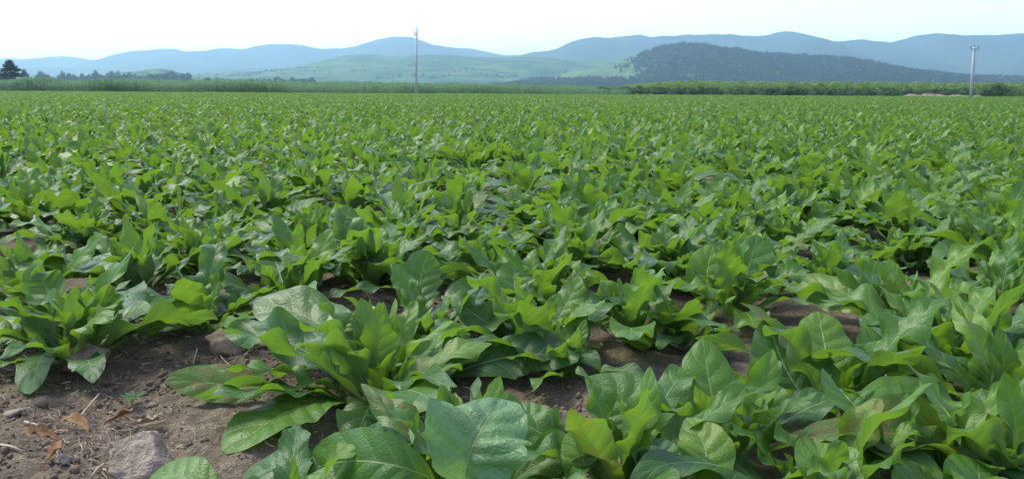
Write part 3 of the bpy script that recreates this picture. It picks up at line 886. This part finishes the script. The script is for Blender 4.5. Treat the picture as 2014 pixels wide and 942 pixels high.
# rows behind them, running across the view
rr = np.random.RandomState(21)
gaps = [(G(1325, 530), .26), (G(700, 440), .22), (G(1200, 575), .18), (G(890, 612), .16), (G(1925, 560), .15), (G(660, 625), .17), (G(290, 475), .2), (G(1140, 430), .2), (G(1440, 690), .2)]
rows, y = [], 3.18
while y < 120:
    rows.append(y)
    y += 0.44 if y < 8 else 0.38
individual, far_pts = [], []
for k, y0 in enumerate(rows):
    if y0 > 103.5: break
    half = y0 * 0.601 + 0.25
    x = -half - 4.0 - y0 * 0.05 + rr.rand() * 0.4
    while x < half + 4.0 + y0 * 0.05:
        yy = y0 + rr.normal() * 0.10; xx = x + rr.normal() * 0.05
        x += (0.34 if k < 13 else 0.28) + 0.08 * rr.rand()
        if rr.rand() < 0.08: continue
        if k < 4 and any(math.hypot(xx - a, yy - b) < 0.33 for a, b in front_xy): continue
        if any(math.hypot((xx - g.x), (yy - g.y)) < rad for g, rad in gaps): continue
        inside = abs(xx) < yy * 0.601 + 0.10
        if inside and k < 13: individual.append((k, xx, yy))
        else: far_pts.append((xx, yy))
for k in range(13):
    row = sorted([p for p in individual if p[0] == k], key=lambda p: p[1])
    for j, (_, xx, yy) in enumerate(row):
        fine = yy < 4.6
        place = ('leftmost' if j == 0 else 'rightmost' if j == len(row) - 1 else ORD[j + 1] + ' from the left')
        crop_plant(xx, yy, rr.uniform(.66, 1.08), 2000 + k * 100 + j, (27 if fine else 20 if yy < 6 else 17), LIB_HI if fine else LIB_MID,
                   'broad-leaved crop plant, %s in the %s row behind the front plants' % (place, ORD[k + 1]), GROUP)


# ------------------------------------------------------------------ the rest of the crop
def far_plant(seed, n, nu, nv):
    r = np.random.RandomState(seed)
    vs, fs, uvs, rn, ag, nb = [], [], [], [], [], 0
    for kind, az, tilt, roll, s, off in rosette(r, n):
        v, f, uv = leaf_data(kind, r, nu, nv)
        m = Matrix.Rotation(az, 3, 'Z') @ Matrix.Rotation(-tilt, 3, 'Y') @ Matrix.Rotation(roll, 3, 'X')
        v = v @ np.array(m).T * s + np.array([math.cos(az) * off, math.sin(az) * off, 0])
        vs.append(v); fs.append(f + nb); uvs.append(uv); nb += len(v)
        rn.append(np.full(len(v), r.rand())); ag.append(np.full(len(v), AGE[kind]))
    return new_mesh('crop_rosette', np.concatenate(vs).tolist(), np.concatenate(fs).tolist(), M['leaf'], True, np.concatenate(uvs),
                    {'rnd': np.concatenate(rn), 'age': np.concatenate(ag)})


far_c = variant_collection('crop_variant', [far_plant(3000 + i, 15, 8, 2) for i in range(10)])
fp = np.array(far_pts)
# bare margins around the frame near the camera carry plants too (out of view)
for _ in range(90):
    s = 1 if rr.rand() < .5 else -1
    yy = rr.uniform(0.2, 3.0); xx = s * (yy * 0.62 + rr.uniform(0.6, 4.0))
    if not (s < 0 and yy < 2.6 and abs(xx) < 2.4): fp = np.vstack([fp, (xx, yy)])
n = len(fp)
fz = gh(fp[:, 0], fp[:, 1])
far_col = fbm(fp[:, 0] / 6, fp[:, 1] / 9, 3, 13)
scatter('crop_field', 'the same leafy green crop running on to the far field edge', np.column_stack([fp, fz]), rr.rand(n) * 6.28,
        (0.46 + 0.38 * rr.rand(n)) * (1 + 0.4 * far_col) * (1.08 - 0.3 * np.clip((fp[:, 1] - 10) / 45, 0, 1)), rr.randint(0, 10, n), far_c)


# ------------------------------------------------------------------ stones, clods and litter on the bare soil
def rock_mesh(name, seed, sx, sy, sz, mat, sub=3, rough=0.35):
    import bmesh
    bm = bmesh.new()
    bmesh.ops.create_icosphere(bm, subdivisions=sub, radius=1.0)
    r = np.random.RandomState(seed)
    planes = [(Vector(r.normal(size=3)).normalized(), r.uniform(.5, .9)) for _ in range(13)]
    for v in bm.verts:
        p = v.co.copy()
        for nrm, dd in planes:
            e = p.dot(nrm) - dd
            if e > 0: p -= nrm * e * 0.97
        o = fbm(np.array([p.x * 1.7 + seed]), np.array([p.y * 1.7 + p.z * 2.3]), 3, seed)[0]
        p *= 1 + rough * o + (0.10 * fbm(np.array([p.x * 7 + p.z * 3]), np.array([p.y * 7 - p.z * 4]), 3, seed + 9)[0] if sub > 2 else 0.0)
        v.co = Vector((p.x * sx, p.y * sy, p.z * sz))
    me = bpy.data.meshes.new(name); bm.to_mesh(me); bm.free()
    me.materials.append(mat)
    me.polygons.foreach_set('use_smooth', np.ones(len(me.polygons), bool))
    return me


def stone(px, py, w, d, h, seed, label, mat='stone', rot=0.0, lift=0.35, sub=4):
    g = G(px, py)
    o = put('stone', rock_mesh('stone', seed, w / 2, d / 2, h / 2, M[mat], sub), None, (g.x, g.y, ghf(g.x, g.y) + h * lift))
    o.rotation_euler = (0.05, -0.06, rot)
    tag(o, label, 'stone', 'stones on the bare soil')
    return o


stone(288, 930, 0.15, 0.13, 0.12, 4, 'large angular pale brown stone at the bottom left of the bare soil', rot=0.2)
stone(170, 712, 0.14, 0.12, 0.09, 9, 'rounded brown stone in shade beneath the left rosette', 'clod', 0.5)  # darker clod colour stands in for the shade under the leaves
stone(440, 690, 0.14, 0.12, 0.09, 14, 'dark brown stone under the overhanging dark leaf', 'clod', 0.1)
stone(505, 682, 0.09, 0.08, 0.06, 19, 'smaller dark stone at the top right end of the soil patch', 'clod', 0.7)
stone(368, 868, 0.022, 0.016, 0.018, 23, 'small pale pebble just above right of the big stone', sub=2)
stone(126, 905, 0.05, 0.035, 0.022, 27, 'flat pale stone left of the big stone', sub=3)
stone(300, 793, 0.035, 0.025, 0.018, 31, 'small greyish stone beside the little weed', sub=2)
stone(30, 815, 0.06, 0.045, 0.03, 36, 'lumpy stone near the left edge of the soil', sub=3)
stone(335, 800, 0.022, 0.018, 0.014, 39, 'tiny whitish pebble right of the little weed', sub=2)

# crumbs of soil: one mass
clod_meshes = [rock_mesh('soil_crumb', 70 + i, 1, .85, .7, M['clod'], 1, .5) for i in range(6)]
clod_c = variant_collection('soil_crumb_variant', clod_meshes)
cp = []
rc = np.random.RandomState(8)
for _ in range(26000):
    x, y = rc.uniform(-1.9, 0.2), rc.uniform(1.5, 3.3)
    if rc.rand() < 0.35 + 1.3 * fbm(np.array([x * 3]), np.array([y * 3]), 2, 66)[0]: cp.append((x, y))
for _ in range(3000):
    cp.append((rc.uniform(-3, 3), rc.uniform(1.3, 5.5)))
cp = np.array(cp); n = len(cp)
ss = 0.0025 + 0.012 * rc.rand(n) ** 7 + 0.002 * rc.rand(n) + np.where(rc.rand(n) < .012, 0.012 * rc.rand(n), 0)
scatter('soil_crumbs', 'loose brown soil crumbs strewn over the bare ground', np.column_stack([cp, gh(cp[:, 0], cp[:, 1]) + ss * 0.3]), rc.rand(n) * 6.28, ss, rc.randint(0, 6, n), clod_c,
        rc.rand(n, 2) * 6.28)


def straw(pxs, rad, label, lift=0.006):
    pts = []
    for (a, b) in pxs:
        g = G(a, b); pts.append(Vector((g.x, g.y, ghf(g.x, g.y) + lift)))
    mb = MB(); base = pts[0].copy()
    mb.tube([p - base for p in pts], [rad * (1 - 0.3 * i / len(pts)) for i in range(len(pts))], 6)
    o = put('straw', mb.mesh('straw', M['straw'], True), None, base)
    tag(o, label, 'straw', 'dry straws on the bare soil')


straw([(142, 828), (165, 808), (196, 778)], 0.0030, 'straight pale straw slanting up towards the little weed', 0.012)
straw([(48, 830), (75, 833), (98, 839), (112, 831), (138, 830)], 0.0034, 'bent pale straw left of the dead leaf heap')
straw([(-10, 876), (20, 882), (45, 890)], 0.0032, 'short pale straw at the left picture edge')
straw([(380, 715), (385, 704), (389, 688)], 0.0020, 'thin upright straw before the dark stones', 0.02)
straw([(430, 690), (436, 704), (446, 718), (462, 728)], 0.0020, 'thin curved straw in front of the dark stones', 0.015)
straw([(182, 940), (192, 926), (204, 916)], 0.0032, 'short straw leaning by the left end of the big stone', 0.014)
straw([(258, 842), (282, 836), (310, 833), (325, 832)], 0.0024, 'thin straw lying right of the dead leaf heap')

# fine litter: one mass of thin shreds
rl = np.random.RandomState(44)
v, f = [], []
for _ in range(1100):
    a = rl.rand() * 6.28
    cx, cy = rl.uniform(-1.7, -0.1), rl.uniform(1.55, 2.9)
    if rl.rand() < .45: g0 = G(rl.normal() * 80 + 200, rl.normal() * 35 + 860); cx, cy = g0.x, g0.y
    L = rl.uniform(.006, .035); w = rl.uniform(.0006, .0018)
    d = Vector((math.cos(a), math.sin(a), 0)); s = Vector((-d.y, d.x, 0)) * w
    i = len(v)
    for t in (-.5, 0, .5):
        q = Vector((cx, cy, 0)) + d * L * t + s * (rl.normal() * 2)
        z = ghf(q.x, q.y) + 0.003 + rl.rand() * 0.006
        v += [Vector((q.x, q.y, z)) - s, Vector((q.x, q.y, z + w)) + Vector((0, 0, w)), Vector((q.x, q.y, z)) + s]
    for t in range(2):
        b = i + 3 * t
        f += [(b, b + 1, b + 4, b + 3), (b + 1, b + 2, b + 5, b + 4)]
tag(put('plant_litter', new_mesh('plant_litter', v, f, M['straw'], False)), 'fine dry straw shreds littering the bare soil', None, None, 'stuff')


def small_leaf(r, L, W, C, N0, mat, name, nu=14, nv=6, ruffle=.5, fold=.5, age=.6):
    v, f, uv = leaf_surface(C, N0, W, nu, nv, r, ruffle=ruffle, fold=fold, teeth=.08)
    return new_mesh(name, v.tolist(), f.tolist(), mat, True, uv, {'rnd': np.full(len(v), r.rand()), 'age': np.full(len(v), age)})


# curled dead leaves by the stone
for i, (px, py, L, yaw, label) in enumerate([(175, 852, .11, 2.2, 'curled rusty brown dead leaf on the soil'), (200, 838, .09, .4, 'crumpled tan dead leaf right of the rusty one'),
                                             (250, 840, .09, -.3, 'pale torn dead leaf scrap lying on the soil'), (120, 872, .10, 2.7, 'thin brown dead leaf near the left edge'),
                                             (85, 925, .09, 1.2, 'dry brown dead leaf left of the big stone at the bottom')]):
    r = np.random.RandomState(600 + i)
    g = G(px, py)
    C = arc(L, R(35), R(-40), 1.0, 15, 1.2) + np.array([0, 0, .006])
    o = put('dead_leaf', small_leaf(r, L, L * .42, C, (0, .3, 1), M['straw' if i == 2 else 'dead'], 'dead_leaf', ruffle=.25, fold=1.0), None, (g.x, g.y, ghf(g.x, g.y)))
    o.rotation_euler = (0, 0, yaw)
    tag(o, label, 'dead leaf', 'dead leaves on the bare soil')

# the little weed on the bare soil
g = G(258, 790)
weed = bpy.data.objects.new('weed_seedling', None); COL.objects.link(weed)
weed.location = (g.x, g.y, ghf(g.x, g.y))
tag(weed, 'tiny bluish green weed seedling alone on the bare soil', 'weed')
for i in range(7):
    r = np.random.RandomState(700 + i)
    L = r.uniform(.028, .045)
    C = arc(L, R(r.uniform(35, 75)), R(r.uniform(-10, 30)), 1.0, 11)
    o = put('leaf', small_leaf(r, L, L * .42, C, (-.5, 0, 1), M['pale_leaf'], 'weed_leaf', 10, 4, .15, .3, .9), weed)
    o.rotation_euler = (0, 0, i * 2.4)
mb = MB(); mb.tube([(0, 0, -.005), (.002, 0, .012)], [.0018, .0012], 5)
put('stem', mb.mesh('weed_stem', M['grass'], True), weed)


# grass shoots poking out of the crop
def grass_weed(px, py, h, seed, label):
    g = G(px, py)
    r = np.random.RandomState(seed)
    root = bpy.data.objects.new('grass_weed', None); COL.objects.link(root)
    root.location = (g.x, g.y, ghf(g.x, g.y))
    tag(root, label, 'grass', 'grass weeds in the crop')
    for i in range(5):
        L = h * r.uniform(.75, 1.05) * (1 if i < 2 else .7)
        C = arc(L, R(r.uniform(78, 89)), R(r.uniform(45, 82)), 2.0, 11)
        v, f, uv = leaf_surface(C, (-1, .1, .3), h * .035, 10, 2, r, teeth=0, ruffle=0, fold=.5, pa=.4, pb=.5)
        o = put('blade', new_mesh('grass_blade', v.tolist(), f.tolist(), M['grass'], True), root)
        o.rotation_euler = (0, 0, i * 2.4 + r.rand())


grass_weed(818, 488, .42, 1, 'thin yellow green grass shoot rising near the picture centre')
grass_weed(592, 400, .50, 2, 'slim pale grass shoot left of the centre in the middle distance')
grass_weed(356, 470, .38, 3, 'thin grass shoot standing in the crop on the left')
grass_weed(1345, 385, .42, 4, 'pale grass shoot in the crop right of the centre')

# thin stake far out in the crop
g = G(207, 246)
mb = MB(); mb.tube([(0, 0, -.05), (.01, 0, .3), (.015, .01, .46)], [.013, .012, .010], 7)
o = put('stake', mb.mesh('stake', M['steel'], True), None, (g.x, g.y, 0)); tag(o, 'short grey stake standing in the crop on the left', 'stake')


# ------------------------------------------------------------------ utility poles
def lean_pole(px0, py0, px1, py1, d, rb, rt):
    b = P(px0, py0, d); t = P(px1, py1, d)
    return Vector((b.x, d, 0)), Vector((t.x - b.x, 0, t.z))


base, top = lean_pole(818, 187, 820, 58, 104.6, .17, .1)
pole = bpy.data.objects.new('utility_pole', None); COL.objects.link(pole); pole.location = base
tag(pole, 'tall slim grey concrete pole left of centre, small bracket at its top', 'pole', 'utility poles')
mb = MB(); mb.tube([(0, 0, -.3), tuple(top * .5), tuple(top)], [.15, .125, .095], 14)
put('shaft', mb.mesh('pole_shaft', M['concrete'], True), pole)
h = top.z
ax = top.x
mb = MB(); mb.box(ax - .32, ax + .12, -.05, .05, h - .62, h - .52); mb.tube([(ax - .28, 0, h - .55), (ax - .02, 0, h - .95)], [.02, .02], 6)
cr = put('crossarm', mb.mesh('crossarm', M['steel']), pole)


def insulator(x, y, z, parent, k=1.0):
    mb = MB(); mb.tube([(x, y, z), (x, y, z + .06 * k), (x, y, z + .07 * k), (x, y, z + .15 * k), (x, y, z + .16 * k), (x, y, z + .26 * k), (x, y, z + .3 * k)],
                       [.02 * k, .02 * k, .065 * k, .04 * k, .07 * k, .05 * k, .015 * k], 10)
    put('insulator', mb.mesh('insulator', M['porcelain'], True), parent)


insulator(ax - .27, 0, h - .52, cr); insulator(ax, 0, h + .0, cr); insulator(ax - .27, 0.0, h - .92, cr, .8)

base, top = lean_pole(1909, 193, 1916, 93, 99.0, .16, .1)
pole = bpy.data.objects.new('utility_pole', None); COL.objects.link(pole); pole.location = base
tag(pole, 'pale concrete pole at the far right with a crossarm on top', 'pole', 'utility poles')
mb = MB(); mb.tube([(0, 0, -.3), tuple(top * .5), tuple(top)], [.15, .125, .10], 14)
put('shaft', mb.mesh('pole_shaft', M['concrete'], True), pole)
h = top.z; ax = top.x
mb = MB(); mb.box(ax - .48, ax + .48, -.155, -.10, h - .28, h - .19); mb.tube([(ax - .38, -.12, h - .24), (ax - .1, -.12, h - .62)], [.018, .018], 6); mb.tube([(ax + .38, -.12, h - .24), (ax + .1, -.12, h - .62)], [.018, .018], 6)
cr = put('crossarm', mb.mesh('crossarm', M['steel']), pole)
insulator(ax - .42, -.127, h - .19, cr); insulator(ax + .42, -.127, h - .19, cr); insulator(ax, 0, h, cr)
mb = MB(); mb.tube([(ax + .11, -.03, h * .96), (ax * .6 + .17, -.03, h * .6), (.22, -.03, -.1)], [.03, .03, .03], 8)
put('cable_conduit', mb.mesh('cable_conduit', M['steel'], True), pole)  # slim steel tube running up the right side of the shaft

# faint mast on the far ridge
b = P(705, 98, 4600); t = P(705, 71, 4600)
H = t.z - b.z
mb = MB()
for sx in (-1, 1):
    for sy in (-1, 1): mb.tube([(sx * 4.2, sy * 4.2, -8), (sx * .8, sy * .8, H)], [.55, .35], 4)
for k in range(7):
    z0, z1 = H * k / 7, H * (k + 1) / 7
    w0, w1 = 4.2 - 3.4 * k / 7, 4.2 - 3.4 * (k + 1) / 7
    for (ax_, ay_) in ((1, -1), (-1, -1)):
        mb.tube([(w0 * ax_, w0 * ay_, z0), (-w1 * ax_, w1 * ay_, z1)], [.3, .3], 4)
mast = bpy.data.objects.new('lattice_mast', None); COL.objects.link(mast); mast.location = b
tag(mast, 'faint slender lattice mast on the pale left ridge', 'mast')
put('lattice', mb.mesh('mast_lattice', M['steel']), mast)
mb = MB(); mb.box(-7, 7, -.4, .4, H * .84, H * .86); mb.box(-5, 5, -.4, .4, H * .95, H * .965)
put('crossarm', mb.mesh('mast_crossarm', M['steel']), mast)


# ------------------------------------------------------------------ single trees and bushes at the field margin
def tree(name, label, cat, px, d, h, clumps, mat, nleaf, size, trunk_r, seed, group=None):
    q = P(px, 170, d)
    root = bpy.data.objects.new(name, None); COL.objects.link(root); root.location = (q.x, d, 0)
    tag(root, label, cat, group)
    r = np.random.RandomState(seed)
    mb = MB()
    lean = r.normal() * .03 * h
    spine = [Vector((lean * t * t, 0, h * .92 * t)) for t in (0, .2, .4, .6, .8, 1)]
    mb.tube(spine, [trunk_r * (1 - .85 * t) for t in (0, .2, .4, .6, .8, 1)], 8)
    for (c, rr_) in clumps:
        e = Vector(c); s = spine[min(5, max(1, int(e.z / h * 5)))]
        s = Vector((s.x, s.y, min(s.z, e.z * .9)))
        mb.tube([s, s.lerp(e, .55) + Vector((0, 0, -.04 * h)), e], [trunk_r * .35, trunk_r * .22, trunk_r * .08], 5)
    put('trunk', mb.mesh(name + '_trunk', M['bark'], True), root)
    v, f = leaf_cloud(r, [c for c, _ in clumps], [x for _, x in clumps], nleaf, size)
    put('crown', new_mesh(name + '_crown', v, f, mat, False), root)
    return root


tree('pine_tree', 'dark layered pine at the left edge behind the maize', 'tree', 22, 190, 5.9,
     [((.1, 0, 5.7), (.9, .9, 0.65)), ((-.5, .2, 5.0), (1.1, 1.0, 0.62)), ((.9, -.2, 4.8), (1.0, .9, 0.53)), ((-1.0, 0, 4.1), (1.1, 1.0, 0.56)), ((1.4, .3, 4.15), (.9, .9, 0.46)), ((.2, .5, 4.3), (1.0, 1.0, 0.54)),
      ((-1.5, -.2, 3.1), (1.2, 1.0, 0.62)), ((.7, 0, 3.2), (1.3, 1.1, 0.62)), ((1.9, -.3, 3.0), (.9, .8, 0.46)), ((-.3, .2, 2.2), (1.6, 1.3, 0.78)), ((-1.9, .1, 2.0), (1.2, 1.0, 0.78))],
     M['pine'], 3600, .16, .20, 1)
tree('broadleaf_tree', 'slim hazy tree right of the dark pine', 'tree', 50, 420, 8.6, [((0, 0, 7.5), (1.2, 1.2, 1.2)), ((-.7, 0, 6), (1.6, 1.4, 1.4)), ((.9, 0, 5.6), (1.5, 1.4, 1.4)), ((0, 0, 4.2), (2.2, 2, 1.4)), ((.3, .2, 2.6), (2, 2, 1.4))],
     M['wood'], 900, .32, .2, 2)
tree('round_bush', 'single dark round bush above the maize on the left', 'bush', 408, 168, 2.5, [((0, 0, 1.95), (.75, .7, .5)), ((-.5, 0, 1.5), (.7, .7, .5)), ((.7, 0, 1.45), (.7, .7, .45)), ((1.2, 0, 1.0), (.6, .6, .4)), ((0, 0, .8), (1.1, 1, .6))],
     M['bush'], 1100, .13, .07, 3)
tree('round_bush', 'small dark bush just right of the tall pole', 'bush', 838, 172, 1.7, [((0, 0, 1.35), (.8, .7, .32)), ((-.6, 0, 1.1), (.6, .6, .35)), ((.6, 0, 1.1), (.6, .6, .35)), ((0, 0, .6), (1.2, 1, .5))],
     M['bush'], 900, .11, .05, 4)
tree('round_bush', 'low dark bush left of the tall pole behind the maize', 'bush', 733, 175, 1.6, [((0, 0, 1.25), (.9, .7, .3)), ((-.8, 0, 1.0), (.7, .6, .3)), ((.8, 0, 1.05), (.6, .6, .3)), ((0, 0, .5), (1.3, 1, .5))],
     M['bush'], 900, .11, .05, 5)
tree('round_bush', 'small dark bush at the field edge left of the earth bank', 'bush', 1747, 104.6, .75, [((0, 0, .5), (.55, .5, .22)), ((-.4, 0, .35), (.4, .4, .22)), ((.5, 0, .35), (.4, .4, .22)), ((0, 0, .2), (.8, .6, .2))],
     M['bush'], 700, .06, .03, 6)
tree('round_bush', 'big dark bush right of the far right pole', 'bush', 1962, 106.5, 1.9, [((0, 0, 1.35), (1.0, .9, .5)), ((-1.0, 0, .95), (.8, .8, .5)), ((1.1, 0, 1.0), (.9, .8, .5)), ((0, 0, .6), (1.7, 1.2, .5)), ((-1.6, 0, .6), (.7, .7, .4))],
     M['bush'], 1500, .10, .07, 7)

# low pinkish earth bank beside the far right pole
bx0, bx1 = P(1772, 190, 104).x, P(1945, 190, 104).x
xs = np.linspace(bx0, bx1, 70); ys = np.linspace(103.2, 105.6, 14)
BX, BY = np.meshgrid(xs, ys)
u = (BX - bx0) / (bx1 - bx0); w = (BY - 103.2) / 2.4
BZ = 0.62 * np.sin(math.pi * w) ** .8 * np.clip(np.sin(math.pi * u) * 3, 0, 1) * (0.55 + 1.0 * fbm(BX * 1.1, BY * 1.1, 3, 4)) - .02
v = np.stack([BX.ravel(), BY.ravel(), BZ.ravel()], 1)
f = [(i * 70 + j, i * 70 + j + 1, (i + 1) * 70 + j + 1, (i + 1) * 70 + j) for i in range(13) for j in range(69)]
EB = rough_material('bank_earth', [(0.3, (0.12, 0.09, 0.07)), (0.7, (0.24, 0.18, 0.15))], 1.5, 0.5, 0.05)
tag(put('earth_bank', new_mesh('earth_bank', v.tolist(), f, EB)), 'low pinkish bare earth bank at the foot of the far right pole', 'earth bank')


# ------------------------------------------------------------------ haze
mb = MB(); mb.box(-7000, 7000, -2000, 8200, -1.5, 330)
t = NT('haze_air')
vol = t.n('VolumePrincipled', **{'Color': c4(0.54, 0.84, 1.0), 'Density': 2.1e-4, 'Anisotropy': 0.6})
t.t.links.new(vol.outputs[0], t.out.inputs['Volume'])
hz = put('haze', mb.mesh('haze', t.m))
tag(hz, 'pale blue summer haze hanging over the valley', None, None, 'stuff')
